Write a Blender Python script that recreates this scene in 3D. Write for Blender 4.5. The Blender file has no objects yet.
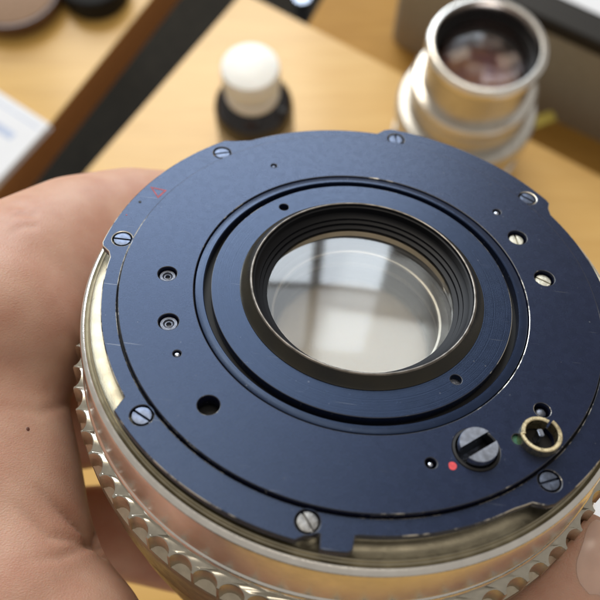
import bpy, bmesh, math, random
import numpy as np
from mathutils import Matrix, Vector
random.seed(7)
S = bpy.context.scene
COL = S.collection
PI = math.pi

# ------------------------------------------------------------------ camera (1 unit = 1 cm)
FPX = 766.84                      # focal length in photograph pixels (600 wide)
CAM_H = 38.0
PITCH = math.radians(21.0)        # tilt up from straight down
camd = bpy.data.cameras.new('camera'); cam = bpy.data.objects.new('camera', camd); COL.objects.link(cam)
cam.location = (0, 0, CAM_H); cam.rotation_euler = (PITCH, 0, 0)
camd.sensor_width = 36.0; camd.lens = 36.0*FPX/600.0
camd.clip_start = 0.5; camd.clip_end = 2000
camd.dof.use_dof = True; camd.dof.focus_distance = 12.4
camd.dof.aperture_fstop = 0.20; camd.dof.aperture_blades = 0
S.camera = cam
MC = Matrix.Translation((0, 0, CAM_H)) @ Matrix.Rotation(PITCH, 4, 'X')

# ------------------------------------------------------------------ light
w = bpy.data.worlds.new('World'); S.world = w; w.use_nodes = True
bg = w.node_tree.nodes['Background']; bg.inputs[0].default_value = (1.0, 0.93, 0.84, 1); bg.inputs[1].default_value = 0.46
def area(name, loc, target, sx, sy, radiance, color):
    l = bpy.data.lights.new(name, 'AREA'); l.shape = 'RECTANGLE'; l.size = sx; l.size_y = sy
    l.energy = radiance*PI*sx*sy; l.color = color      # watts from radiance
    o = bpy.data.objects.new(name, l); COL.objects.link(o); o.location = loc
    d = Vector(target)-Vector(loc); o.rotation_euler = d.to_track_quat('-Z', 'Y').to_euler(); return o
# the room's window, ahead and a little to the left: panes with dark bars between them
for xc, sx in ((-112, 74), (-27, 86), (40, 36)):
    for zc, sz, L_ in ((101, 70, 9.6), (172, 62, 3.4)):
        area('window_pane_light', (xc, 205, zc), (xc, 0, zc), sx, sz, L_, (0.82, 0.91, 1.0))
# added overhead fill lamps, high and ahead: desk brightness and sheen, grip ring highlight
area('overhead_fill', (-38, 165, 200), (-12, 25, 0), 90, 60, 9.6, (1.0, 0.91, 0.76))
area('overhead_fill', (22, 84, 222), (6, 12, 10), 80, 55, 4.6, (1.0, 0.91, 0.78))

S.view_settings.view_transform = 'Standard'; S.view_settings.look = 'None'
S.view_settings.exposure = -0.10; S.view_settings.gamma = 1.0
S.render.engine = 'CYCLES'
S.cycles.max_bounces = 12; S.cycles.transmission_bounces = 10

# ------------------------------------------------------------------ coordinates
TL = Vector((1.042423, 0.2087564, -12.8087055)); LA, LB = -0.699016, -0.1227481
ML = MC @ Matrix.Translation(TL) @ Matrix.Rotation(LB, 4, 'Z') @ Matrix.Rotation(LA, 4, 'X')   # lens frame
MLi = ML.inverted()
def ray(px, py):
    d = MC.to_3x3() @ Vector(((px-300)/FPX, -(py-300)/FPX, -1.0)); return MC.translation.copy(), d
def at(px, py, z=0.0):
    o, d = ray(px, py); return o+d*((z-o.z)/d.z)
def deep(px, py, t):
    o, d = ray(px, py); return o+d*t
def onlens(px, py, h=0.0):
    o, d = ray(px, py); o = MLi @ o; d = MLi.to_3x3() @ d
    t = (h-o.z)/d.z; return o+d*t

# ------------------------------------------------------------------ materials
def mat(name, color, rough=0.5, metal=0.0, var=0.0, vscale=5.0, rvar=0.0, bump=0.0, bscale=40.0, spec=0.5, col2=None, coat=0.0, sss=0.0, stretch=None, detail=4.0):
    m = bpy.data.materials.new(name); m.use_nodes = True
    nt = m.node_tree; N = nt.nodes; L = nt.links; b = N['Principled BSDF']
    b.inputs['Base Color'].default_value = (*color, 1); b.inputs['Roughness'].default_value = rough
    b.inputs['Metallic'].default_value = metal; b.inputs['Specular IOR Level'].default_value = spec
    if coat: b.inputs['Coat Weight'].default_value = coat; b.inputs['Coat Roughness'].default_value = .15
    if sss:
        b.inputs['Subsurface Weight'].default_value = sss; b.inputs['Subsurface Radius'].default_value = (0.30, 0.10, 0.05); b.inputs['Subsurface Scale'].default_value = 0.6
    tc = N.new('ShaderNodeTexCoord'); mp = N.new('ShaderNodeMapping'); L.new(tc.outputs['Object'], mp.inputs[0])
    if stretch: mp.inputs['Scale'].default_value = stretch
    if var or col2:
        n = N.new('ShaderNodeTexNoise'); n.inputs['Scale'].default_value = vscale; n.inputs['Detail'].default_value = detail
        L.new(mp.outputs[0], n.inputs[0])
        r = N.new('ShaderNodeValToRGB'); r.color_ramp.elements[0].position = .3; r.color_ramp.elements[1].position = .7
        c2 = col2 if col2 else tuple(min(1, c*(1+var)) for c in color); c1 = color if col2 else tuple(c*(1-var) for c in color)
        r.color_ramp.elements[0].color = (*c1, 1); r.color_ramp.elements[1].color = (*c2, 1)
        L.new(n.outputs['Fac'], r.inputs[0]); L.new(r.outputs[0], b.inputs['Base Color'])
    if rvar:
        n = N.new('ShaderNodeTexNoise'); n.inputs['Scale'].default_value = vscale*1.7; n.inputs['Detail'].default_value = 6
        L.new(mp.outputs[0], n.inputs[0])
        mr = N.new('ShaderNodeMapRange'); mr.inputs['From Min'].default_value = .3; mr.inputs['From Max'].default_value = .7
        mr.inputs['To Min'].default_value = max(.02, rough-rvar); mr.inputs['To Max'].default_value = rough+rvar
        L.new(n.outputs['Fac'], mr.inputs[0]); L.new(mr.outputs[0], b.inputs['Roughness'])
    if bump:
        n = N.new('ShaderNodeTexNoise'); n.inputs['Scale'].default_value = bscale; n.inputs['Detail'].default_value = 5
        L.new(mp.outputs[0], n.inputs[0])
        bp = N.new('ShaderNodeBump'); bp.inputs['Strength'].default_value = bump; bp.inputs['Distance'].default_value = .02
        L.new(n.outputs['Fac'], bp.inputs['Height']); L.new(bp.outputs[0], b.inputs['Normal'])
    return m

def anodised(name, color, rough, spec=.5, scratches=True, radial=False):
    """black anodised metal: satin, fine grain, faint scratches and specks of bare metal"""
    m = mat(name, color, rough, 0, var=.14, vscale=4.5, rvar=.03, spec=spec)
    nt = m.node_tree; N = nt.nodes; L = nt.links; b = N['Principled BSDF']; tc = N['Texture Coordinate']
    src = tc.outputs['Object']
    n = N.new('ShaderNodeTexNoise'); n.inputs['Scale'].default_value = 42; n.inputs['Detail'].default_value = 6; n.inputs['Roughness'].default_value = .75
    L.new(src, n.inputs[0])
    bp = N.new('ShaderNodeBump'); bp.inputs['Strength'].default_value = .22; bp.inputs['Distance'].default_value = .01
    h = n.outputs['Fac']
    if radial:      # lathe marks: fine concentric rings
        sx = N.new('ShaderNodeSeparateXYZ'); L.new(src, sx.inputs[0])
        cx = N.new('ShaderNodeCombineXYZ'); L.new(sx.outputs[0], cx.inputs[0]); L.new(sx.outputs[1], cx.inputs[1])
        ln = N.new('ShaderNodeVectorMath'); ln.operation = 'LENGTH'; L.new(cx.outputs[0], ln.inputs[0])
        n3 = N.new('ShaderNodeTexNoise'); n3.noise_dimensions = '1D'; n3.inputs['Scale'].default_value = 55; n3.inputs['Detail'].default_value = 3
        L.new(ln.outputs['Value'], n3.inputs['W'])
        ad = N.new('ShaderNodeMath'); ad.operation = 'ADD'; L.new(n3.outputs['Fac'], ad.inputs[0]); L.new(h, ad.inputs[1]); h = ad.outputs[0]
        bp.inputs['Strength'].default_value = .16
    L.new(h, bp.inputs['Height']); L.new(bp.outputs[0], b.inputs['Normal'])
    if scratches:
        # long thin scratches + specks in which the metal shows
        mask = None
        for k, (ang, sc) in enumerate(((.6, 1.1), (2.1, .8))):
            mp = N.new('ShaderNodeMapping'); mp.inputs['Rotation'].default_value = (0, 0, ang); mp.inputs['Scale'].default_value = (.55*sc, 26*sc, 1)
            L.new(src, mp.inputs[0])
            q = N.new('ShaderNodeTexNoise'); q.inputs['Scale'].default_value = 1.6; q.inputs['Detail'].default_value = 2; L.new(mp.outputs[0], q.inputs[0])
            r = N.new('ShaderNodeMapRange'); r.inputs['From Min'].default_value = .735; r.inputs['From Max'].default_value = .80; L.new(q.outputs['Fac'], r.inputs[0])
            if mask is None: mask = r.outputs[0]
            else:
                mx = N.new('ShaderNodeMath'); mx.operation = 'MAXIMUM'; L.new(mask, mx.inputs[0]); L.new(r.outputs[0], mx.inputs[1]); mask = mx.outputs[0]
        q = N.new('ShaderNodeTexNoise'); q.inputs['Scale'].default_value = 16; q.inputs['Detail'].default_value = 3; L.new(src, q.inputs[0])
        r = N.new('ShaderNodeMapRange'); r.inputs['From Min'].default_value = .745; r.inputs['From Max'].default_value = .80; L.new(q.outputs['Fac'], r.inputs[0])
        mx = N.new('ShaderNodeMath'); mx.operation = 'MAXIMUM'; L.new(mask, mx.inputs[0]); L.new(r.outputs[0], mx.inputs[1])
        vo = N.new('ShaderNodeTexVoronoi'); vo.inputs['Scale'].default_value = 5.5; L.new(src, vo.inputs[0])
        rs = N.new('ShaderNodeSeparateColor'); L.new(vo.outputs['Color'], rs.inputs[0])
        rr_ = N.new('ShaderNodeMapRange'); rr_.inputs['From Min'].default_value = 0; rr_.inputs['From Max'].default_value = 1; rr_.inputs['To Min'].default_value = -.06; rr_.inputs['To Max'].default_value = .085; L.new(rs.outputs[0], rr_.inputs[0])
        lt = N.new('ShaderNodeMath'); lt.operation = 'LESS_THAN'; L.new(vo.outputs['Distance'], lt.inputs[0]); L.new(rr_.outputs[0], lt.inputs[1])
        hf = N.new('ShaderNodeMath'); hf.operation = 'MULTIPLY'; hf.inputs[1].default_value = .45; L.new(lt.outputs[0], hf.inputs[0])
        m2 = N.new('ShaderNodeMath'); m2.operation = 'MAXIMUM'; L.new(mx.outputs[0], m2.inputs[0]); L.new(hf.outputs[0], m2.inputs[1])
        ml = N.new('ShaderNodeMath'); ml.operation = 'MULTIPLY'; ml.inputs[1].default_value = .42; L.new(m2.outputs[0], ml.inputs[0])
        mix = N.new('ShaderNodeMix'); mix.data_type = 'RGBA'; old = b.inputs['Base Color'].links[0].from_socket
        L.new(ml.outputs[0], mix.inputs[0]); L.new(old, mix.inputs[6]); mix.inputs[7].default_value = (.42, .42, .40, 1)
        L.new(mix.outputs[2], b.inputs['Base Color'])
    return m

M = {}
M['plate'] = anodised('blue_black_anodised_plate', (.0075, .0088, .024), .27, spec=.58)
M['ringblk'] = anodised('blue_black_anodised_ring', (.008, .013, .032), .25, spec=.55, radial=True)
for k_ in ('plate', 'ringblk'): M[k_].node_tree.nodes['Principled BSDF'].inputs['Specular Tint'].default_value = (.42, .60, 1.0, 1)
M['gap'] = mat('dark_gap', (.006, .006, .007), .55, spec=.3)
M['bezel'] = mat('worn_black_bezel', (.005, .005, .005), .26, 0, var=.5, vscale=1.2, rvar=.08, spec=.42, col2=(.018, .015, .007))
M['baffle'] = mat('matt_black_baffle', (.003, .0035, .006), .45, spec=.22)
def worn(name, thr, amt=.10):
    m = mat(name, (.02, .022, .03), .32, 0)
    nt = m.node_tree; N = nt.nodes; L = nt.links; b = N['Principled BSDF']; src = N['Texture Coordinate'].outputs['Object']
    n = N.new('ShaderNodeTexNoise'); n.inputs['Scale'].default_value = 5; n.inputs['Detail'].default_value = 8; n.inputs['Roughness'].default_value = .7; L.new(src, n.inputs[0])
    g = N.new('ShaderNodeTexNoise'); g.inputs['Scale'].default_value = .55; g.inputs['Detail'].default_value = 2; L.new(src, g.inputs[0])
    ma = N.new('ShaderNodeMath'); ma.operation = 'MULTIPLY_ADD'; ma.inputs[1].default_value = 1.5; ma.inputs[2].default_value = -.75; L.new(g.outputs['Fac'], ma.inputs[0])
    ad = N.new('ShaderNodeMath'); ad.operation = 'ADD'; L.new(ma.outputs[0], ad.inputs[0]); L.new(n.outputs['Fac'], ad.inputs[1])
    r = N.new('ShaderNodeMapRange'); r.inputs['From Min'].default_value = thr; r.inputs['From Max'].default_value = thr+amt; L.new(ad.outputs[0], r.inputs[0])
    mix = N.new('ShaderNodeMix'); mix.data_type = 'RGBA'; L.new(r.outputs[0], mix.inputs[0])
    mix.inputs[6].default_value = (.02, .022, .032, 1); mix.inputs[7].default_value = (.62, .58, .50, 1)
    L.new(mix.outputs[2], b.inputs['Base Color']); L.new(r.outputs[0], b.inputs['Metallic']); return m
M['worn'] = worn('worn_edge', .50, .12)
M['worn_lo'] = worn('slightly_worn_edge', .60, .14)
M['rim'] = mat('bare_metal_rim', (.15, .135, .12), .38, 1, var=.5, vscale=5, rvar=.08)
M['chrome'] = mat('satin_chrome', (.80, .78, .74), .17, 1, var=.06, vscale=4, rvar=.05, bump=.12, bscale=60)
M['chrome2'] = mat('satin_chrome_barrel', (.58, .565, .53), .36, 1, var=.08, vscale=3, rvar=.05, bump=.1, bscale=70)
M['flute'] = mat('worn_fluted_metal', (.50, .44, .34), .34, 1, var=.12, vscale=5, rvar=.08, bump=.15, bscale=40)
M['flute_edge'] = mat('polished_flute_edge', (.50, .47, .40), .19, 1, var=.1, vscale=6, rvar=.05)
M['steel'] = mat('screw_steel', (.55, .60, .72), .30, 1, var=.2, vscale=14, rvar=.08, bump=.12, bscale=60)
M['steel_blk'] = mat('blackened_screw_steel', (.10, .12, .17), .36, .85, var=.35, vscale=12, rvar=.08, bump=.08, bscale=50)
M['brass'] = mat('tarnished_brass', (.72, .62, .40), .30, 1, var=.25, vscale=10, rvar=.1, bump=.2, bscale=60)
M['red'] = mat('red_paint', (.62, .05, .06), .55, 0, var=.2, vscale=20)
M['redl'] = mat('red_engraving_paint', (.36, .045, .06), .6, 0, var=.3, vscale=20)
M['green'] = mat('green_paint', (.01, .10, .055), .5, 0, var=.3, vscale=20)

def glass(name, color=(1, 1, 1), rough=0.0, ior=1.52):
    m = bpy.data.materials.new(name); m.use_nodes = True; b = m.node_tree.nodes['Principled BSDF']
    b.inputs['Base Color'].default_value = (*color, 1); b.inputs['Roughness'].default_value = rough
    b.inputs['Transmission Weight'].default_value = 1; b.inputs['IOR'].default_value = ior; return m
M['glass'] = glass('rear_element_glass', (1, .96, .88), .06, 1.60)

# ------------------------------------------------------------------ object helpers
def tag(o, label=None, cat=None, group=None, kind=None):
    if label: o['label'] = label
    if cat: o['category'] = cat
    if group: o['group'] = group
    if kind: o['kind'] = kind
    return o
def empty(name, matrix, label, cat, group=None):
    o = bpy.data.objects.new(name, None); COL.objects.link(o); o.matrix_world = matrix; o.empty_display_size = .5
    return tag(o, label, cat, group)
def link(name, me, mats, parent=None, smooth=True, loc=None, rotz=None, angle=40):
    o = bpy.data.objects.new(name, me); COL.objects.link(o)
    if not me.materials:
        for m in (mats if isinstance(mats, (list, tuple)) else [mats]): me.materials.append(m)
    if parent: o.parent = parent
    if loc is not None: o.location = loc
    if rotz is not None: o.rotation_euler = (0, 0, rotz)
    if smooth:
        me.polygons.foreach_set('use_smooth', [True]*len(me.polygons))
        me.set_sharp_from_angle(angle=math.radians(angle))
    return o
def bm_mesh(name, bm):
    me = bpy.data.meshes.new(name); bm.normal_update(); bm.to_mesh(me); bm.free(); return me
def lathe_mesh(name, prof, seg=192, closed=False, capbot=False, captop=False):
    """prof: (r, z) list; faces outward when z descends with the outside on the right"""
    bm = bmesh.new(); rings = []
    for r, z in prof:
        if r < 1e-6: rings.append([bm.verts.new((0, 0, z))])
        else: rings.append([bm.verts.new((r*math.cos(2*PI*k/seg), r*math.sin(2*PI*k/seg), z)) for k in range(seg)])
    pairs = list(zip(rings, rings[1:]))
    if closed: pairs.append((rings[-1], rings[0]))
    for a, b in pairs:
        for k in range(seg):
            k2 = (k+1) % seg
            if len(a) == 1 and len(b) == 1: continue
            if len(a) == 1: bm.faces.new((a[0], b[k], b[k2]))
            elif len(b) == 1: bm.faces.new((a[k], b[0], a[k2]))
            else: bm.faces.new((a[k], b[k], b[k2], a[k2]))
    bmesh.ops.recalc_face_normals(bm, faces=bm.faces)
    return bm_mesh(name, bm)
def lathe(name, prof, m, parent, seg=192, closed=False, **kw):
    return link(name, lathe_mesh(name, prof, seg, closed), m, parent, **kw)
def circ(cx, cy, r, n=40):
    return [(cx+r*math.cos(2*PI*k/n), cy+r*math.sin(2*PI*k/n)) for k in range(n)]
def sheet(name, loops, ztop, zbot, bevel, mats, parent, edge_mat=1, angle=30, loc=None):
    """plate with holes: 2D filled curve, extruded with bevelled edges; bevel faces take the second material"""
    cu = bpy.data.curves.new(name, 'CURVE'); cu.dimensions = '2D'; cu.fill_mode = 'BOTH'
    cu.extrude = (ztop-zbot)/2-bevel; cu.bevel_depth = bevel; cu.bevel_resolution = 1; cu.offset = -bevel
    for lp in loops:
        sp = cu.splines.new('POLY'); sp.points.add(len(lp)-1)
        for i, (x, y) in enumerate(lp): sp.points[i].co = (x, y, 0, 1)
        sp.use_cyclic_u = True
    tmp = bpy.data.objects.new(name, cu); COL.objects.link(tmp)
    dg = bpy.context.evaluated_depsgraph_get(); dg.update()
    me = bpy.data.meshes.new_from_object(tmp.evaluated_get(dg)); bpy.data.objects.remove(tmp)
    me.name = name; me.transform(Matrix.Translation((0, 0, (ztop+zbot)/2)))
    me.materials.clear()
    for m in mats: me.materials.append(m)
    if len(mats) > 1:
        for p in me.polygons: p.material_index = edge_mat if (.12 < p.normal.z < .97) else 0
    return link(name, me, mats, parent, angle=angle, loc=loc)
def box_bm(bm, x0, x1, y0, y1, z0, z1, mat_=None):
    vs = [bm.verts.new(Vector(c) if mat_ is None else mat_ @ Vector(c)) for c in
          ((x0, y0, z0), (x1, y0, z0), (x1, y1, z0), (x0, y1, z0), (x0, y0, z1), (x1, y0, z1), (x1, y1, z1), (x0, y1, z1))]
    for f in ((3, 2, 1, 0), (4, 5, 6, 7), (0, 1, 5, 4), (1, 2, 6, 5), (2, 3, 7, 6), (3, 0, 4, 7)): bm.faces.new([vs[i] for i in f])
def prism_mesh(name, pts, z0, z1, bev=0):
    bm = bmesh.new(); a = [bm.verts.new((*p[:2], z0)) for p in pts]; b = [bm.verts.new((*p[:2], z1)) for p in pts]
    n = len(pts); bm.faces.new(a[::-1]); bm.faces.new(b)
    for i in range(n): bm.faces.new((a[i], a[(i+1) % n], b[(i+1) % n], b[i]))
    bmesh.ops.recalc_face_normals(bm, faces=bm.faces)
    if bev: bmesh.ops.bevel(bm, geom=bm.edges[:], offset=bev, segments=2, affect='EDGES', profile=.5)
    return bm_mesh(name, bm)
def imgang(px, py, dx, dy, h=0.0):
    a = onlens(px-dx*3, py-dy*3, h); b = onlens(px+dx*3, py+dy*3, h); return math.atan2(b.y-a.y, b.x-a.x)

# ================================================================== FLOOR AND DESKS
def wood(name, c1, c2, ang, rough=.38):
    m = mat(name, c1, rough, 0, col2=c2, vscale=2.2, stretch=(.16, 2.4, 1), detail=7, coat=.5, bump=.04, bscale=14, rvar=.05, spec=.4)
    m.node_tree.nodes['Mapping'].inputs['Rotation'].default_value = (0, 0, ang)
    nt = m.node_tree; N = nt.nodes; L = nt.links; b = N['Principled BSDF']      # broad figure over the fine grain
    n = N.new('ShaderNodeTexNoise'); n.inputs['Scale'].default_value = .35; n.inputs['Detail'].default_value = 3; n.inputs['Distortion'].default_value = 1.2
    L.new(N['Mapping'].outputs[0], n.inputs[0])
    mx = N.new('ShaderNodeMix'); mx.data_type = 'RGBA'; mx.blend_type = 'MULTIPLY'; mx.inputs[0].default_value = .5
    r = N.new('ShaderNodeValToRGB'); r.color_ramp.elements[0].color = (.86, .82, .76, 1); r.color_ramp.elements[0].position = .35; r.color_ramp.elements[1].position = .65
    L.new(n.outputs['Fac'], r.inputs[0]); old = b.inputs['Base Color'].links[0].from_socket
    L.new(old, mx.inputs[6]); L.new(r.outputs[0], mx.inputs[7]); L.new(mx.outputs[2], b.inputs['Base Color'])
    return m
M['wood'] = wood('beech_laminate', (.70, .42, .125), (.76, .49, .17), .45)
M['wood2'] = wood('orange_wood', (.42, .22, .04), (.49, .27, .06), -.5, .6)
M['wood2'].node_tree.nodes['Principled BSDF'].inputs['Coat Weight'].default_value = 0
M['wood2'].node_tree.nodes['Principled BSDF'].inputs['Specular IOR Level'].default_value = .25
M['wood3'] = wood('beech_desk_wood', (.64, .38, .09), (.70, .44, .13), .35)
M['edge'] = mat('brown_edge_band', (.42, .20, .07), .5, 0, var=.12, vscale=3, stretch=(1, 1, 6))
M['floor'] = mat('dark_carpet', (.020, .0165, .011), .95, 0, var=.3, vscale=.6, bump=.5, bscale=8)

bm = bmesh.new(); v = [bm.verts.new(c) for c in ((-300, -300, -72), (300, -300, -72), (300, 400, -72), (-300, 400, -72))]; bm.faces.new(v)
tag(link('floor', bm_mesh('floor', bm), M['floor'], smooth=False), kind='structure')

def desk(label, pts, ztop, thick, mtop, medge, bev=.12):
    t = empty('desk', Matrix.Translation((sum(p[0] for p in pts)/len(pts), sum(p[1] for p in pts)/len(pts), ztop-thick)), label, 'desk')
    c = t.location; P = [(p[0]-c.x, p[1]-c.y) for p in pts]
    link('desk_top', prism_mesh('desk_top', P, thick-.12, thick, .03), mtop, t, smooth=False)
    link('edge_panel', prism_mesh('edge_panel', P, 0, thick-.124, .05), medge, t, smooth=False)
    n = len(P); cx = sum(p[0] for p in P)/n; cy = sum(p[1] for p in P)/n
    for p in P:
        x, y = cx+(p[0]-cx)*.86, cy+(p[1]-cy)*.86
        b = bmesh.new(); box_bm(b, -2, 2, -2, 2, -72+thick-ztop, -.01); link('leg', bm_mesh('leg', b), M['gap'], t, smooth=False, loc=(x, y, 0))
    return t
# nearest desk: corner at the top of the picture
C0 = at(243, -8); A0 = at(92, 165); B0 = at(400, 73)
dl = (A0-C0).normalized(); dr = (B0-C0).normalized()
desk('pale beech desk under the little bottle, its far corner pointing up the picture', [C0, C0+dr*75, C0+dr*75+dl*70, C0+dl*70], 0, 2.4, M['wood'], M['edge'])
# desk on the left, across the dark gap
LA0 = at(150, 0); LA1 = at(55, 118); d = (LA1-LA0).normalized(); nrm = Vector((-d.y, d.x, 0));
if nrm.x > 0: nrm = -nrm
desk('wooden desk on the far left with a brown edge, beyond the dark gap', [LA0-d*45, LA0+d*60, LA0+d*60+nrm*60, LA0-d*45+nrm*60], 0, 2.6, M['wood3'], M['edge'])
# lower desk behind the first one, on the right
ZB = -2.6
R0 = at(322, 0, ZB); R1 = at(311, 19, ZB); dd = (R1-R0).normalized()
q0 = at(311, 19, ZB)+dd*3; q1 = at(640, 190, ZB)+Vector((0, -3, 0))
desk('darker orange wooden desk behind the pale one, under the taupe box', [q0, q1+dr*30, q1+dr*30-dl*60, q0-dd*60], ZB, 2.4, M['wood2'], M['edge'])
# table leg pole in the dark wedge
b = at(302, -4, -30)
tag(lathe('metal_pole', [(0, 0), (.9, 0), (.9, 42), (0, 42)], M['steel'], None, seg=32, loc=(b.x, b.y, -72)), 'grey metal pole standing in the dark wedge behind the pale desk', 'pole')

# ================================================================== TAUPE BOX with black lid
M['taupe'] = mat('taupe_fabric', (.32, .285, .21), .85, 0, var=.10, vscale=3, bump=.5, bscale=30)
M['blackpl'] = mat('black_plastic', (.010, .009, .008), .55, 0, var=.2, vscale=4)
M['paper'] = mat('white_paper', (.82, .84, .88), .75, 0, var=.02, vscale=2)
bA = at(386, 40, ZB); bB = at(600, 142, ZB); u = (bB-bA).normalized(); vv = Vector((-u.y, u.x, 0))
if vv.y < 0: vv = -vv
ang = math.atan2(u.y, u.x)
t = empty('storage_box', Matrix.Translation((bA.x, bA.y, ZB)) @ Matrix.Rotation(ang, 4, 'Z'), 'taupe fabric box with a black lid, behind the chrome lens at upper right', 'box')
def rbox(x0, x1, y0, y1, r, n=6):
    P = []
    for cx, cy, a0 in ((x1-r, y0+r, -PI/2), (x1-r, y1-r, 0), (x0+r, y1-r, PI/2), (x0+r, y0+r, PI)):
        for k in range(n+1): a = a0+PI/2*k/n; P.append((cx+r*math.cos(a), cy+r*math.sin(a)))
    return P
BH = 6.5
link('box_body', prism_mesh('box_body', rbox(0, 32, 0, 14, 1.2), 0.01, BH, 0), M['taupe'], t, angle=50)
link('lid', prism_mesh('lid', rbox(-.15, 32.15, -.15, 14.15, 1.3), BH+.01, BH+1.0, .12), M['blackpl'], t, angle=50)
link('white_top_panel', prism_mesh('white_top_panel', rbox(6, 31, 1.5, 13, .5), BH+1.004, BH+1.06, 0), M['paper'], t, angle=50)

# ================================================================== SMALL BOTTLE
M['cap'] = mat('white_plastic_cap', (.90, .89, .84), .35, 0, var=.03, vscale=3, sss=.15)
M['bottle'] = mat('dark_brown_bottle', (.012, .010, .012), .12, 0, spec=.6)
M['label'] = mat('pale_bottle_label', (.50, .44, .33), .6, 0, var=.12, vscale=4)
bt = at(250, 66, 6.4)
t = empty('bottle', Matrix.Translation((bt.x, bt.y, 0)), 'small dark bottle with a white screw cap on the pale desk', 'bottle')
lathe('bottle_body', [(0, .01), (2.0, .01), (2.13, .12), (2.15, 2.9), (2.08, 3.35), (1.8, 3.75), (1.35, 4.0), (1.1, 4.1), (1.05, 5.1), (0, 5.1)], M['bottle'], t, seg=96)
lathe('bottle_label', [(2.153, .3), (2.17, .3), (2.17, 2.45), (2.153, 2.45)], M['label'], t, seg=96, closed=True)
lathe('neck_collar', [(1.06, 4.05), (1.36, 4.08), (1.42, 4.16), (1.42, 4.62), (1.34, 4.72), (1.06, 4.75)], M['cap'], t, seg=96)
cp = lathe('cap', [(1.06, 5.0), (1.42, 5.0), (1.47, 5.06), (1.47, 6.30), (1.44, 6.37), (1.38, 6.40), (0, 6.40)], M['cap'], t, seg=96)
bm = bmesh.new()
for k in range(48):
    a = 2*PI*k/48; box_bm(bm, 1.46, 1.492, -.035, .035, 5.1, 6.2, Matrix.Rotation(a, 4, 'Z'))
me = bm_mesh('grip_ribs', bm); o = link('grip_ribs', me, M['cap'], cp, smooth=False)

# ================================================================== CHROME LENS STANDING BEHIND
M['lens2glass'] = glass('coated_front_glass', (.95, .82, .80), .08, 1.3)
M['lens2dark'] = mat('inner_black_barrel', (.006, .005, .006), .5, 0, spec=.4)
LH = 9.4
tb = at(488, 43, LH)
t = empty('camera_lens', Matrix.Translation((tb.x, tb.y, 0)), 'chrome lens standing upright on the pale desk, purple front glass facing up', 'camera lens')
lathe('front_rim', [(2.42, LH-.40), (2.44, LH-.12), (2.48, LH-.02), (2.58, LH), (2.72, LH-.06), (2.80, LH-.2), (2.80, LH-.42), (2.66, LH-.5), (2.56, LH-.55)], M['chrome'], t)
lathe('upper_barrel', [(2.56, LH-.52), (2.60, LH-1.2), (2.62, LH-2.6), (2.66, LH-2.75)], M['chrome2'], t)
lathe('ribbed_ring', [(2.60, LH-2.72), (2.98, LH-2.76), (3.06, LH-2.86), (3.06, LH-3.4), (2.98, LH-3.5), (2.8, LH-3.52)], M['chrome'], t)
bm = bmesh.new()
for k in range(110):
    box_bm(bm, 3.055, 3.10, -.045, .045, LH-3.36, LH-2.92, Matrix.Rotation(2*PI*k/110, 4, 'Z'))
link('grip_ribs', bm_mesh('grip_ribs', bm), M['chrome2'], t, smooth=False)
lathe('middle_barrel', [(2.9, LH-3.5), (3.0, LH-3.6), (3.05, LH-4.4), (3.1, LH-4.6)], M['chrome2'], t)
lathe('focus_ring', [(3.0, LH-4.56), (3.46, LH-4.6), (3.60, LH-4.75), (3.60, LH-5.9), (3.40, LH-6.0), (3.3, LH-6.05)], M['chrome2'], t)
lathe('lower_barrel', [(3.36, LH-6.02), (3.36, LH-7.6), (3.5, LH-7.7), (3.5, .8), (3.4, .6), (3.2, .02), (0, .02)], M['chrome'], t)
lathe('inner_barrel', [(2.43, LH-.38), (2.36, LH-.5), (2.34, LH-.75), (2.27, LH-.78), (2.26, LH-1.0), (2.20, LH-1.03), (2.20, LH-2.2), (1.2, LH-3.2), (0, LH-3.3)], M['lens2dark'], t)
gp = [(2.0*math.sin(a), LH-1.35+.55*(math.cos(a)-math.cos(1.0))/(1-math.cos(1.0))) for a in np.linspace(0, 1.0, 14)]
gp = [(r/2.0/math.sin(1.0)*2.18, z+.25) for r, z in gp]
lathe('front_glass', gp+[(2.18, LH-1.3), (1.2, LH-1.5), (0, LH-1.55)], M['lens2glass'], t, seg=96)
M['coat_in'] = mat('amber_inner_coating', (.26, .16, .075), .30, .9, var=.5, vscale=1.2, col2=(.12, .06, .09))
gp2 = [(1.9*math.sin(a)/math.sin(1.1), LH-2.2+.5*(math.cos(a)-math.cos(1.1))) for a in np.linspace(0, 1.1, 12)]
lathe('inner_element', gp2, M['coat_in'], t, seg=96)

# ================================================================== THINGS ON THE LEFT DESK
M['matblack'] = mat('matt_black_rubber', (.010, .009, .008), .8, 0, var=.2, vscale=4, spec=.2)
c = at(95, -12, .6)
t = empty('lens_cap', Matrix.Translation((c.x, c.y, .01)), 'round black cap lying near the front edge of the left desk', 'cap')
lathe('cap_body', [(0, 1.25), (1.55, 1.25), (1.65, 1.33), (1.92, 1.33), (2.02, 1.22), (2.05, .1), (1.98, 0), (0, 0)], M['matblack'], t, seg=96)
bm = bmesh.new()
for k in range(72): box_bm(bm, 2.045, 2.075, -.04, .04, .15, 1.15, Matrix.Rotation(2*PI*k/72, 4, 'Z'))
link('grip_ribs', bm_mesh('grip_ribs', bm), M['blackpl'], t, smooth=False)
M['dish'] = mat('brown_lacquer', (.10, .045, .02), .35, 0, var=.2, vscale=3)
M['cork'] = mat('tan_cork', (.30, .19, .12), .8, 0, var=.15, vscale=4, bump=.4, bscale=20)
c = at(14, -6, .6)
t = empty('dish', Matrix.Translation((c.x, c.y, .01)), 'shallow round brown dish with a tan lining on the left desk beside the black cap', 'dish')
lathe('dish_rim', [(0, 0), (2.5, 0), (2.95, .25), (3.05, 1.0), (2.98, 1.1), (2.8, 1.08), (2.72, .8), (0, .75)], M['dish'], t, seg=96)
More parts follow.
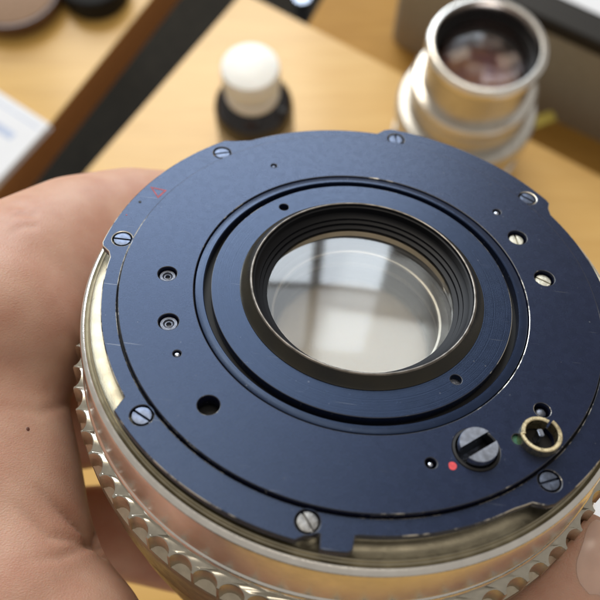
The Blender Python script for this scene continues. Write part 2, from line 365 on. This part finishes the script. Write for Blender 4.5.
lathe('lining', [(0, .80), (2.55, .80), (2.62, .95), (2.5, 1.0), (0, 1.0)], M['cork'], t, seg=96)
# stack of white printed sheets
M['print'] = mat('pale_blue_print', (.50, .58, .76), .7, 0, var=.1, vscale=3)
c = at(50, 124, .5); e1 = at(0, 92, .5)-c; e2 = at(0, 178, .5)-c; e1.z = e2.z = 0
e1n = e1.normalized(); e2n = e2.normalized()
t = empty('booklet', Matrix.Translation((c.x, c.y, .01)), 'white printed booklet with faint blue blocks at the edge of the left desk', 'booklet')
def quad(o, a, b): return [(o+Vector((0, 0, 0))).xy[:], (o+a).xy[:], (o+a+b).xy[:], (o+b).xy[:]]
O = Vector((0, 0, 0))
link('page_block', prism_mesh('page_block', quad(O+e1n*.06+e2n*.06, e1n*13, e2n*10), .06, .42, .01), M['paper'], t, smooth=False)
link('cover', prism_mesh('cover', quad(O, e1n*13.2, e2n*10.2), .424, .47, .01), M['paper'], t, smooth=False)
link('cover', prism_mesh('cover', quad(O, e1n*13.2, e2n*10.2), 0, .056, .01), M['paper'], t, smooth=False)
for (a, b_, la, lb) in ((1.2, 1.6, 3.4, .5), (1.4, 3.0, 2.6, 1.6), (.35, .55, 9, .10), (4.6, 1.4, 3.0, 2.6)):
    link('printed_block', prism_mesh('printed_block', quad(e1n*a+e2n*b_, e1n*la, e2n*lb), .471, .474, 0), M['print'], t, smooth=False)

# olive-yellow strip beside the chrome lens
M['yellow'] = mat('olive_yellow_card', (.40, .32, .05), .5, 0, var=.1, vscale=4)
p0 = at(522, 128, .1); p1 = at(553, 116, .1); d = (p1-p0); L_ = d.length
t = Matrix.Translation((p1.x, p1.y, 0)) @ Matrix.Rotation(math.atan2(d.y, d.x), 4, 'Z')
o = link('paper_strip', prism_mesh('paper_strip', [(-6, -.35), (0, -.35), (.1, 0), (0, .35), (-6, .35)], .01, .22, .03), M['yellow'], None, smooth=False); o.matrix_world = t
tag(o, 'narrow olive yellow strip sticking out beside the base of the chrome lens', 'strip')
# white paper at the right border
c = at(604, 470, .0)
o = link('paper_sheet', prism_mesh('paper_sheet', [(0, 0), (14, -2), (15, 6), (1, 8)], .01, .05, 0), M['paper'], None, smooth=False); o.location = (c.x-1.0, c.y-3.0, 0)
tag(o, 'white sheet lying on the desk at the right border, behind the finger', 'paper')

# ================================================================== THE LENS IN THE HAND
lens = empty('camera_lens', ML, 'lens held in the hand, blue black rear plate with screws around the round glass', 'camera lens')

# --- outer bayonet ring
ZR = -0.08
def lugR(th):
    """outline radius of the bayonet ring at angle th (degrees), with chamfered steps"""
    BIG, SM = 4.50, 4.275
    K = [(-180, SM), (-142.3, SM), (-140.6, BIG), (-98.9, BIG), (-97.6, 4.42), (-95.3, 4.335), (-94.9, 4.34), (-94.6, 4.535), (-93.8, 4.55), (-89.9, 4.53), (-89.1, 4.49), (-88.7, 4.29), (-88, SM),
         (-58, 4.275), (-54, 4.32), (-52.0, 4.46), (-50.5, BIG), (-6, BIG), (-4.6, SM), (35.2, SM), (37.3, 4.36), (38.6, 4.48), (40, BIG), (84.8, BIG), (86.4, 4.44), (88.2, SM+.01),
         (110, 4.29), (123.5, 4.285), (127.5, 4.40), (129.5, 4.50), (175.2, BIG), (176.2, 4.47), (177.6, 4.33), (179.2, SM), (180, SM)]
    for (a, ra), (b, rb) in zip(K, K[1:]):
        if a <= th <= b: return ra+(rb-ra)*(th-a)/(b-a)
ths = sorted(set([x*1.2-180 for x in range(300)] + [-142.3, -140.6, -98.9, -97.6, -95.3, -94.9, -94.6, -93.8, -89.9, -89.1, -88.7, -88, -54, -52, -50.5, -6, -4.6, 35.2, 37.3, 38.6, 40, 84.8, 86.4, 88.2, 123.5, 127.5, 129.5, 175.2, 176.2, 177.6, 179.2]))
outl = [(lugR(a)*math.cos(math.radians(a)), lugR(a)*math.sin(math.radians(a))) for a in ths]
# photographed screws: (pixel, slot direction in the picture, look)
SCR = [((123.7, 239), (1, .12), 'a'), ((143, 414.5), (.8, .52), 'a'), ((307.5, 521.7), (.5, .85), 'b'), ((549.7, 480.8), (1, -.3), 'c'),
       ((527.8, 198), (.9, .5), 'c'), ((396, 139.5), (.12, 1), 'a'), ((222, 152.5), (1, -.12), 'a')]
ring_holes = []
for (px, py), sd, k in SCR:
    p = onlens(px, py, ZR); th = math.atan2(p.y, p.x); ring_holes.append((4.205*math.cos(th), 4.205*math.sin(th)))
loops = [outl, circ(0, 0, 4.025, 200)] + [circ(x, y, .170, 32) for x, y in ring_holes]
ring = sheet('bayonet_ring', loops, ZR, ZR-.13, .016, [M['plate'], M['worn']], lens)

def slotted(name, r, h, sw, sd, m, parent, x, y, z, ang, dome=.0):
    """round screw head with a real slot; top at z"""
    bm = bmesh.new(); n = 40
    hw = sw/2
    for sgn in (1, -1):
        a0 = math.asin(hw/r); P = [(r*math.cos(a0+(PI-2*a0)*k/n), sgn*r*math.sin(a0+(PI-2*a0)*k/n)) for k in range(n+1)]
        top = [bm.verts.new((px, py, -.0)) for px, py in [(q[0]*.965, hw+(abs(q[1])-hw)*.955 if sgn > 0 else -(hw+(abs(q[1])-hw)*.955)) for q in P]]
        rim = [bm.verts.new((px, py, -.018)) for px, py in P]; bot = [bm.verts.new((px, py, -h)) for px, py in P]
        ctr = bm.verts.new((0, sgn*(hw+r*.35), dome))
        for i in range(n):
            bm.faces.new((top[i], top[i+1], ctr)); bm.faces.new((rim[i], rim[i+1], top[i+1], top[i])); bm.faces.new((bot[i], bot[i+1], rim[i+1], rim[i]))
        bm.faces.new((top[n], top[0], ctr)); bm.faces.new((bot[n], bot[0], rim[0], rim[n])); bm.faces.new((rim[n], rim[0], top[0], top[n]))
    fl = [bm.verts.new((r*.995*math.cos(2*PI*k/n), r*.995*math.sin(2*PI*k/n), -sd)) for k in range(n)]; bm.faces.new(fl)
    fb = [bm.verts.new((r*.995*math.cos(2*PI*k/n), r*.995*math.sin(2*PI*k/n), -h)) for k in range(n)]
    for k in range(n): bm.faces.new((fb[k], fb[(k+1) % n], fl[(k+1) % n], fl[k]))
    bmesh.ops.recalc_face_normals(bm, faces=bm.faces)
    o = link(name, bm_mesh(name, bm), m, parent, loc=(x, y, z), rotz=ang, angle=35); return o
M['steel_b'] = mat('scraped_screw_steel', (.17, .17, .17), .4, 1, var=.6, vscale=9, rvar=.1, bump=.3, bscale=30)
for (x, y), ((px, py), sd, k) in zip(ring_holes, SCR):
    slotted('screw', .145, .10, .038, .06, {'a': M['steel_blk'], 'b': M['steel_b'], 'c': M['steel_blk']}[k], ring, x, y, ZR-.008, imgang(px, py, *sd, h=ZR), dome=.012)
# dark floor under the ring's gap and screw holes
lathe('ring_seat', [(3.9, ZR-.09), (4.262, ZR-.09), (4.262, ZR-.128), (3.9, ZR-.128)], M['gap'], lens, closed=True)

# --- inner plate with its holes
def F(px, py, h=0): p = onlens(px, py, h); return p.x, p.y
H_big = F(208.5, 405); H1 = F(167.4, 273.5); H2 = F(168.5, 321.5); P3 = F(177, 353.5); PT = F(274, 165.7); PR = F(497, 212)
S1 = F(517.5, 237.3); S2 = F(544.5, 278); PB = F(431, 463); RD = F(452.5, 466); GR = F(518, 439); HK = F(541.5, 433, .16); PH = F(542.5, 410)
BS = F(479, 444, .16)
loops = [circ(0, 0, 4.0, 240), circ(0, 0, 2.795, 200), circ(*H_big, .165), circ(*H1, .155), circ(*H2, .16), circ(*P3, .062), circ(*PT, .055), circ(*PR, .075),
         circ(*S1, .17), circ(*S2, .175), circ(*PB, .085), circ(*GR, .085), circ(*PH, .125), circ(*BS, .345), circ(*HK, .24)]
plate = sheet('rear_plate', loops, 0, -.26, .014, [M['plate'], M['worn_lo']], lens)
lathe('plate_floor', [(2.6, -.27), (3.96, -.27), (3.96, -.30), (2.6, -.30)], M['gap'], lens, closed=True)
# hollow screws (socket heads sunk in the holes)
def socket(x, y, r, z):
    prof = [(r, z-.08), (r, z-.012), (r*.93, z), (r*.62, z), (r*.60, z-.012), (r*.50, z-.03), (r*.45, z-.02), (r*.30, z-.015), (r*.28, z-.07), (0, z-.07)]
    lathe('socket_screw', prof, M['sock'], plate, seg=40, loc=(x, y, 0))
M['sock'] = mat('dark_screw_metal', (.13, .14, .17), .35, .8, var=.4, vscale=14, rvar=.1, bump=.4, bscale=60)
socket(*H1, .137, -.07); socket(*H2, .142, -.055)
def pin(x, y, r, z, m, dome=.5):
    prof = [(r, z-.08), (r, z)]+[(r*math.cos(a), z+r*dome*math.sin(a)) for a in np.linspace(.2, PI/2-.001, 6)]+[(0, z+r*dome)]
    lathe('pin', prof, m, plate, seg=28, loc=(x, y, 0))
M['pinm'] = mat('bright_pin_steel', (.40, .43, .50), .2, 1, var=.2, vscale=20)
pin(*P3, .048, -.04, M['pinm']); pin(*PT, .042, -.035, M['steel_blk']); pin(*PR, .055, -.04, M['pinm']); pin(*PB, .042, -.05, M['pinm']); pin(*PH, .085, -.10, M['sock'])
M['zinc'] = mat('pale_screw_metal', (.58, .55, .45), .36, 1, var=.3, vscale=12, rvar=.1, bump=.4, bscale=50)
slotted('bright_screw', .132, .1, .028, .05, M['zinc'], plate, *S1, -.07, imgang(517, 237, .35, .95), .01)
slotted('bright_screw', .138, .1, .028, .05, M['zinc'], plate, *S2, -.07, imgang(544, 278, .9, .42), .01)
# paint marks
def flat(name, pts, z, m, parent): return link(name, prism_mesh(name, pts, z-.002, z+.0035), m, parent, smooth=False)
flat('red_dot', [(RD[0]+(.058+.004*math.sin(3*a+1))*math.cos(a), RD[1]+(.068+.004*math.cos(2*a))*math.sin(a)) for a in np.linspace(0, 2*PI, 49)[:-1]], 0, M['red'], plate)
link('green_dot', lathe_mesh('green_dot', [(0, -.05), (.083, -.05)], 28), M['green'], plate, loc=(*GR, 0))
tri = [onlens(*q, h=ZR) for q in ((150, 186.6), (167, 190.3), (158, 198.3))]
cen = sum((Vector(q) for q in tri), Vector())/3
bm = bmesh.new()
inn = [cen+(q-cen)*.66 for q in tri]
for k in range(3):
    a, b, c, d = tri[k], tri[(k+1) % 3], inn[(k+1) % 3], inn[k]
    vs = [bm.verts.new((q.x, q.y, ZR+.002)) for q in (a, b, c, d)]; bm.faces.new(vs)
bmesh.ops.recalc_face_normals(bm, faces=bm.faces)
for f in bm.faces:
    if f.normal.z < 0: f.normal_flip()
link('triangle_mark', bm_mesh('triangle_mark', bm), M['redl'], ring, smooth=False)
dp = onlens(140, 202, ZR); flat('index_dot', circ(dp.x, dp.y, .028, 16), ZR, M['gap'], ring)
dp = onlens(126.5, 215, ZR); flat('index_dot', circ(dp.x, dp.y, .014, 12), ZR, M['redl'], ring)
# big slotted coupling shaft
lathe('shaft_seat', [(0, -.2), (.35, -.2), (.35, -.23)], M['gap'], plate, seg=40, loc=(*BS, 0))
M['shaft'] = mat('polished_shaft_steel', (.44, .49, .60), .22, 1, var=.25, vscale=6, rvar=.06, bump=.06, bscale=30)
slotted('coupling_shaft', .285, .38, .175, .36, M['shaft'], plate, *BS, .16, imgang(479, 444, .84, -.50, .16), 0)
lathe('shaft_collar', [(.345, -.12), (.345, .012), (.31, .02), (.30, -.12)], M['gap'], plate, seg=48, closed=True, loc=(*BS, 0))
# split collar with the cocking post inside
def arc_wall(bm, r0, r1, a0, a1, z0, z1a, z1b, cx, cy, n=28):
    rows = []
    for k in range(n+1):
        s = k/n; a = a0+(a1-a0)*s; zt = z1a+(z1b-z1a)*s; c, s_ = math.cos(a), math.sin(a)
        rows.append([bm.verts.new((cx+r*c, cy+r*s_, z)) for r, z in ((r0, z0), (r1, z0), (r1, zt-.012), (r1-.012, zt), (r0+.012, zt), (r0, zt-.012))])
    for A, B in zip(rows, rows[1:]):
        for i in range(6): bm.faces.new((A[i], A[(i+1) % 6], B[(i+1) % 6], B[i]))
    bm.faces.new(rows[0]); bm.faces.new(rows[-1][::-1])
def la(px, py, h=.16): p = onlens(px, py, h); return math.atan2(p.y-HK[1], p.x-HK[0]), math.hypot(p.x-HK[0], p.y-HK[1])
aL, _ = la(525, 432); aT, _ = la(549, 423); aT2, _ = la(553, 421)
print('collar', [round(math.degrees(q), 1) for q in (aL, aT, aT2)])
bm = bmesh.new()
arc_wall(bm, .225, .288, aT+.05, aL+(2*PI if aL < aT else 0)+.1, -.1, .155, .165, 0, 0)
a_start = aT2; a_end = aL-2*PI if aL > 0 else aL
arc_wall(bm, .242, .305, a_start, a_end+.0, -.1, .19, .15, 0, 0, 44)
bmesh.ops.recalc_face_normals(bm, faces=bm.faces)
link('split_collar', bm_mesh('split_collar', bm), M['brass'], plate, loc=(*HK, 0), angle=30)
lathe('collar_well', [(0, -.12), (.24, -.12)], M['gap'], plate, seg=40, loc=(*HK, 0))
bm = bmesh.new(); box_bm(bm, -.035, .045, -.06, .06, -.12, .13, Matrix.Rotation(.25, 4, 'Z')); bmesh.ops.bevel(bm, geom=bm.edges[:], offset=.012, segments=2, affect='EDGES')
link('cocking_post', bm_mesh('cocking_post', bm), M['shaft'], plate, loc=(HK[0], HK[1]+.03, 0))

# --- stepped band, groove, retaining ring
lathe('groove_band', [(2.79, -.26), (2.775, -.02), (2.765, -.012), (2.645, -.012), (2.633, -.025), (2.63, -.26)], M['ringblk'], lens, seg=256)
lathe('groove_floor', [(2.8, -.20), (2.4, -.20)], M['gap'], lens)
i1 = F(284, 207); i2 = F(456, 379.5)
rr = sheet('retaining_ring', [circ(0, 0, 2.515, 220), circ(0, 0, 1.95, 200), circ(*i1, .085, 32), circ(*i2, .09, 32)], .0, -.25, .012, [M['ringblk'], M['worn_lo']], lens)
lathe('spanner_hole_floor', [(0, -.12), (.09, -.12)], M['gap'], rr, seg=28, loc=(*i1, 0))
lathe('spanner_hole_floor', [(0, -.12), (.095, -.12)], M['sock'], rr, seg=28, loc=(*i2, 0))
# --- bezel: dark cone up to a bare rim, then the threaded inner wall
bez = lathe('bezel', [(2.045, -.05), (2.043, .012), (1.99, .035), (1.885, .168)], M['bezel'], lens, seg=256)
lathe('bezel_rim', [(1.885, .168), (1.868, .182), (1.852, .184), (1.838, .176)], M['rim'], bez, seg=256)
prof = [(1.838, .176), (1.826, .13)]
z = .13
for k in range(6): prof += [(1.80, z-.012), (1.826, z-.024)]; z -= .024
prof += [(1.80, z-.03), (1.72, z-.06), (1.715, z-.10), (1.66, z-.12), (1.655, z-.165), (1.585, z-.185), (1.58, z-.30)]
lathe('inner_wall', prof, M['baffle'], bez, seg=256)
ZG = z-.21
# --- rear glass and what lies below it
def cap_prof(r, z_edge, sag, n=18):
    R = (r*r+sag*sag)/(2*sag) if sag else 0
    return [(r*k/n, z_edge+sag-(R-math.sqrt(R*R-(r*k/n)**2))) for k in range(n+1)]
M['glass_in'] = glass('inner_element_glass', (1, .97, .92), .26, 1.45)
gl = lathe('rear_glass', cap_prof(1.585, ZG, .06)+[(1.585, ZG-.3)]+[(r, ZG-.42+.045*(r/1.585)**2) for r in np.linspace(1.585, 0, 14)], M['glass'], lens, seg=160, angle=30)
lathe('inner_glass', cap_prof(1.42, ZG-1.0, .10)+[(1.42, ZG-1.2), (0, ZG-1.2)], M['glass_in'], lens, seg=128, angle=30)
lathe('element_ring', [(1.60, ZG-.25), (1.56, ZG-.62), (1.44, ZG-.66), (1.43, ZG-1.3), (1.25, ZG-1.32), (1.25, ZG-1.5)], M['baffle'], lens, seg=128)
M['inner_ring'] = mat('bright_cell_ring', (.24, .24, .235), .4, 1)
lathe('cell_ring', [(1.445, ZG-.67), (1.40, ZG-.68), (1.39, ZG-.72)], M['inner_ring'], lens, seg=128)
M['milky_glow'] = mat('milky_glow_paint', (.58, .53, .45), .55, 0, var=.1, vscale=1.0)  # pale colour stands in for the milky glow reflected in the glass
lathe('glow_disc', [(0, ZG-1.62), (.7, ZG-1.60), (1.26, ZG-1.5)], M['milky_glow'], lens, seg=96)

# --- chrome barrel
M['neck'] = mat('reflection_toned_metal', (.37, .335, .25), .38, 1, var=.15, vscale=4, rvar=.06, bump=.15, bscale=50)  # chrome, with gold and dark reflections of the surroundings put into its colour
lathe('mount_neck', [(4.262, ZR-.125), (4.20, -.22), (4.18, -.32), (4.22, -.38), (4.32, -.40), (4.44, -.40), (4.475, -.385), (4.49, -.40), (4.495, -.44), (4.52, -.455), (4.555, -.44), (4.565, -.43)], M['neck'], lens, seg=256)
lathe('barrel_lip', [(4.565, -.44), (4.575, -.455), (4.60, -.462), (4.632, -.475), (4.648, -.50), (4.655, -.54)], M['chrome'], lens, seg=256)
lathe('barrel_band', [(4.655, -.54), (4.665, -.62), (4.685, -.95), (4.70, -1.22), (4.70, -1.36)], M['chrome'], lens, seg=256)
lathe('band_edge', [(4.70, -1.36), (4.715, -1.385), (4.73, -1.42), (4.735, -1.50), (4.70, -1.72)], M['chrome'], lens, seg=256)
tips = [onlens(q[0], q[1], -1.55) for q in ((130, 510), (147, 530), (163, 547), (183, 562), (208, 579))]
tips2 = [onlens(q[0], q[1], -1.55) for q in ((540, 566), (558, 549), (574, 532), (588, 511))]
print('tips', [(round(math.degrees(math.atan2(p.y, p.x)), 1), round(math.hypot(p.x, p.y), 2)) for p in tips+tips2])
NF = 70; FPH = math.radians(-117.7)
def fluted(name, z1, z0, rout, depth, m, parent, frac=.62, phase=0.0):
    """ring with concave flutes cut in its edge; flat top face"""
    P = []
    step = 2*PI/NF; fr = step*rout*frac/2
    for k in range(NF):
        c = FPH+phase+k*step
        P.append((rout*math.cos(c-step/2), rout*math.sin(c-step/2)))
        for j in range(11):
            t_ = PI*j/10; dx = -math.cos(t_)*fr; dr_ = -math.sin(t_)*depth
            a = c+dx/rout; P.append(((rout+dr_)*math.cos(a), (rout+dr_)*math.sin(a)))
    return sheet(name, [P, circ(0, 0, 4.5, 160)], z1, z0, .02, [m, M['flute_edge']], parent, edge_mat=1, angle=35)
grip = fluted('fluted_grip_ring', -1.60, -2.12, 4.93, .135, M['flute'], lens, frac=.90)
for v_ in grip.data.vertices:      # the top face falls away outwards
    if v_.co.z > -1.7: v_.co.z -= max(0, math.hypot(v_.co.x, v_.co.y)-4.70)*.42
for p_ in grip.data.polygons:
    if p_.center.z > -1.7 and p_.normal.z > .12: p_.material_index = 1
M['dirt'] = mat('grimy_groove_metal', (.16, .12, .07), .5, .6, var=.5, vscale=7, rvar=.1)
lathe('flute_floor', [(4.60, -1.99), (4.79, -1.99), (4.91, -2.14)], M['flute'], lens)
lathe('front_barrel', [(4.912, -2.142), (4.92, -2.17), (4.90, -2.5), (4.80, -2.62), (4.78, -3.5), (4.66, -3.6), (4.6, -4.6), (4.5, -4.7), (4.4, -5.6), (4.1, -5.7), (4.0, -5.0), (0, -5.0)], M['neck'], lens)

exec_hand = True
# ================================================================== HAND
if exec_hand:
    M['skin'] = mat('skin', (.50, .262, .185), .45, 0, col2=(.60, .37, .275), vscale=1.3, bump=.34, bscale=36, sss=.5, spec=.42, detail=6)
    nt = M['skin'].node_tree; N = nt.nodes; L = nt.links; b = N['Principled BSDF']
    tc = N['Texture Coordinate']
    vo = N.new('ShaderNodeTexVoronoi'); vo.inputs['Scale'].default_value = 24; mpv = N.new('ShaderNodeMapping'); mpv.inputs['Scale'].default_value = (1, 1.6, 1)
    L.new(tc.outputs['Object'], mpv.inputs[0]); L.new(mpv.outputs[0], vo.inputs[0])
    bp2 = N.new('ShaderNodeBump'); bp2.inputs['Strength'].default_value = .22; bp2.inputs['Distance'].default_value = .015
    L.new(vo.outputs['Distance'], bp2.inputs['Height']); L.new(N['Bump'].outputs[0], bp2.inputs['Normal']); L.new(bp2.outputs[0], b.inputs['Normal'])

    def ball(bm, c, r, sc=(1, 1, 1)):
        bmesh.ops.create_icosphere(bm, subdivisions=3, radius=r, matrix=Matrix.Translation(c) @ Matrix.Diagonal((*sc, 1)))
    def chain(bm, pts):
        """(px, py, depth, radius) list -> overlapping balls"""
        for (a, b_) in zip(pts, pts[1:]):
            A = deep(*a[:3]); B = deep(*b_[:3]); n = max(2, int((B-A).length/.22))
            for k in range(n+1):
                s = k/n; ball(bm, A.lerp(B, s), a[3]+(b_[3]-a[3])*s)
    bm = bmesh.new()
    # palm and thenar mass on the left
    chain(bm, [(-190, 420, 15.5, 2.6), (-80, 450, 14.8, 2.2), (-20, 500, 14.0, 1.75), (10, 600, 13.2, 1.7), (25, 700, 12.8, 1.6)])
    chain(bm, [(-190, 330, 16.5, 2.5), (-60, 350, 15.2, 2.2), (-5, 320, 14.6, 1.80)])
    chain(bm, [(2, 318, 14.9, 1.78), (-20, 400, 14.3, 1.55), (-8, 480, 13.9, 1.60), (0, 540, 13.6, 1.60)])
    chain(bm, [(0, 560, 13.5, 1.55), (40, 620, 13.1, 1.45), (68, 645, 12.9, 1.35), (110, 740, 13.6, 1.35)])
    # index finger round the far side
    chain(bm, [(-5, 320, 14.8, 1.85), (20, 284, 15.2, 1.68), (78, 244, 16.2, 1.46), (130, 228, 16.9, 1.34), (178, 226, 17.4, 1.24), (215, 240, 18.0, 1.05), (270, 262, 18.8, .92)])
    # middle finger below it, in the shade
    chain(bm, [(-60, 400, 17.6, 1.6), (30, 404, 18.0, 1.6), (85, 408, 18.8, 1.50), (130, 400, 19.6, 1.3), (200, 390, 19.6, 1.0), (270, 400, 20.2, .85)])
    # ring and little finger under the barrel
    chain(bm, [(-60, 545, 17.6, 1.3), (40, 538, 18.0, 1.15), (115, 530, 18.4, 1.1), (190, 555, 18.8, .95), (260, 580, 19.2, .8)])
    chain(bm, [(-80, 660, 17.2, 1.2), (20, 680, 18.0, 1.0), (120, 710, 18.6, .9), (210, 740, 19.2, .75)])
    # thumb along the near side, tip on the right
    chain(bm, [(20, 640, 13.0, 1.6), (110, 740, 13.6, 1.35), (250, 830, 14.6, 1.2), (390, 820, 14.8, 1.15), (470, 730, 14.0, 1.1), (530, 632, 13.0, .97), (566, 575, 12.9, .80), (582, 552, 12.9, .70)])
    me = bm_mesh('hand', bm)
    hand = bpy.data.objects.new('hand', me); COL.objects.link(hand)
    rm = hand.modifiers.new('r', 'REMESH'); rm.mode = 'VOXEL'; rm.voxel_size = .085
    sm = hand.modifiers.new('s', 'SMOOTH'); sm.iterations = 26; sm.factor = .6
    dg = bpy.context.evaluated_depsgraph_get(); dg.update()
    me2 = bpy.data.meshes.new_from_object(hand.evaluated_get(dg)); hand.modifiers.clear(); hand.data = me2; me2.name = 'hand'
    n = len(me2.vertices); co = np.empty(n*3); me2.vertices.foreach_get('co', co); co = co.reshape(-1, 3)
    nr = np.empty(n*3); me2.vertices.foreach_get('normal', nr); nr = nr.reshape(-1, 3)
    # creases: narrow valleys along polylines given by picture position (only on the side facing the camera)
    MCi = np.array(MC.inverted()); cc = co@MCi[:3, :3].T+MCi[:3, 3]; U = 300+FPX*cc[:, 0]/-cc[:, 2]; V = 300-FPX*cc[:, 1]/-cc[:, 2]
    fac = ((MC.translation.x-co[:, 0])*nr[:, 0]+(MC.translation.y-co[:, 1])*nr[:, 1]+(MC.translation.z-co[:, 2])*nr[:, 2]) > 0
    def crease(pts, wpx, dep):
        global co
        dmin = np.full(n, 1e9); prog = np.zeros(n); done = 0.0; total = sum(math.hypot(q[0]-p_[0], q[1]-p_[1]) for p_, q in zip(pts, pts[1:]))
        for a, b_ in zip(pts, pts[1:]):
            ax, ay = a; bx, by = b_; dx, dy = bx-ax, by-ay; L2 = dx*dx+dy*dy
            s = np.clip(((U-ax)*dx+(V-ay)*dy)/L2, 0, 1); dd_ = np.hypot(U-ax-s*dx, V-ay-s*dy)
            near = dd_ < dmin; dmin = np.where(near, dd_, dmin); prog = np.where(near, (done+s*math.sqrt(L2))/total, prog); done += math.sqrt(L2)
        a = np.exp(-(dmin/wpx)**2)*dep*(.12+.88*np.clip(prog*1.6, 0, 1))*(fac & (cc[:, 2] > -17)); co = co-nr*a[:, None]
    crease([(40, 488), (60, 508), (88, 530), (106, 552)], 5, .13)
    crease([(8, 500), (50, 535), (95, 543)], 5, .07)
    crease([(30, 560), (62, 556), (90, 545)], 5, .05)
    crease([(4, 214), (16, 203), (26, 207)], 3, .03); crease([(2, 224), (18, 213), (34, 214)], 3, .035); crease([(6, 236), (22, 226), (36, 226)], 3, .025)
    crease([(0, 405), (40, 412), (75, 402)], 5, .035)
    crease([(150, 172), (168, 190)], 5, .03)
    # flatten the skin where it presses on the barrel
    Mi = np.array(MLi); Mf = np.array(ML)
    lc = co@Mi[:3, :3].T+Mi[:3, 3]; r = np.hypot(lc[:, 0], lc[:, 1])
    lim = np.where(lc[:, 2] > -1.5, 4.79, np.where(lc[:, 2] > -2.5, 4.88, 4.81)); lim = np.where(lc[:, 2] < -5.6, 0, lim)
    k = (r < lim) & (lc[:, 2] < 1.5); sc_ = np.where(k, lim/np.maximum(r, .01), 1); lc[:, 0] *= sc_; lc[:, 1] *= sc_
    co = lc@Mf[:3, :3].T+Mf[:3, 3]
    base = Vector(deep(-60, 470, 15.5)); co = co-np.array(base)
    me2.vertices.foreach_set('co', co.ravel()); me2.update()
    me2.materials.clear(); me2.materials.append(M['skin']); me2.polygons.foreach_set('use_smooth', [True]*len(me2.polygons))
    hand.location = base; tag(hand, 'bare left hand holding the black plated lens from the left, thumb along its near side', 'hand')
    from mathutils.bvhtree import BVHTree
    bvh = BVHTree.FromPolygons([Vector(q) for q in co], [p.vertices[:] for p in me2.polygons])
    o_, d_ = ray(28, 429); h_ = bvh.ray_cast(o_-base, d_.normalized())
    M['mole'] = mat('brown_mole', (.12, .04, .025), .5, 0)
    if h_[0] is not None:
        q_ = bmesh.new(); bmesh.ops.create_icosphere(q_, subdivisions=2, radius=.032, matrix=Matrix.Diagonal((1.15, 1, .35, 1)))
        mo = link('mole', bm_mesh('mole', q_), M['mole'], hand); mo.location = h_[0]; mo.rotation_euler = h_[1].to_track_quat('Z', 'Y').to_euler()
    # thumb nail: a curved plate on the tip
    M['nail'] = mat('fingernail', (.66, .40, .32), .28, 0, var=.06, vscale=3, sss=.3, spec=.6)
    from mathutils.bvhtree import BVHTree
    bvh = BVHTree.FromPolygons([Vector(q) for q in co], [p.vertices[:] for p in me2.polygons])
    bm = bmesh.new(); ca, sa = math.cos(math.radians(-66)), math.sin(math.radians(-66)); G = []
    o3 = MC.translation + MC.to_3x3() @ Vector((6.0, 1.0, 0)); tgt = deep(585, 560, 12.9)
    X3 = (deep(592, 533, 12.6)-deep(570, 583, 12.5)).normalized(); W3 = (tgt-o3).normalized(); Y3 = X3.cross(W3).normalized()
    for i in range(17):
        row = []
        for j in range(11):
            u_ = i/8-1; v_ = j/5-1; half = .36*(math.sqrt(max(0, 1-((abs(u_)-.3)/.7)**2)) if abs(u_) > .3 else 1)
            p = tgt+X3*(u_*.66+.02)+Y3*(v_*half); hit = bvh.ray_cast(p-base-W3*5, W3)
            q = (hit[0] if hit[0] is not None else p-base) - W3*(.020-.014*max(v_*v_, u_*u_)**2)
            row.append(bm.verts.new(q))
        G.append(row)
    for i in range(16):
        for j in range(10): bm.faces.new((G[i][j], G[i+1][j], G[i+1][j+1], G[i][j+1]))
    bmesh.ops.remove_doubles(bm, verts=bm.verts[:], dist=.0005)
    ex = bmesh.ops.solidify(bm, geom=bm.faces[:], thickness=.02)
    bmesh.ops.recalc_face_normals(bm, faces=bm.faces)
    link('fingernail', bm_mesh('fingernail', bm), M['nail'], hand)
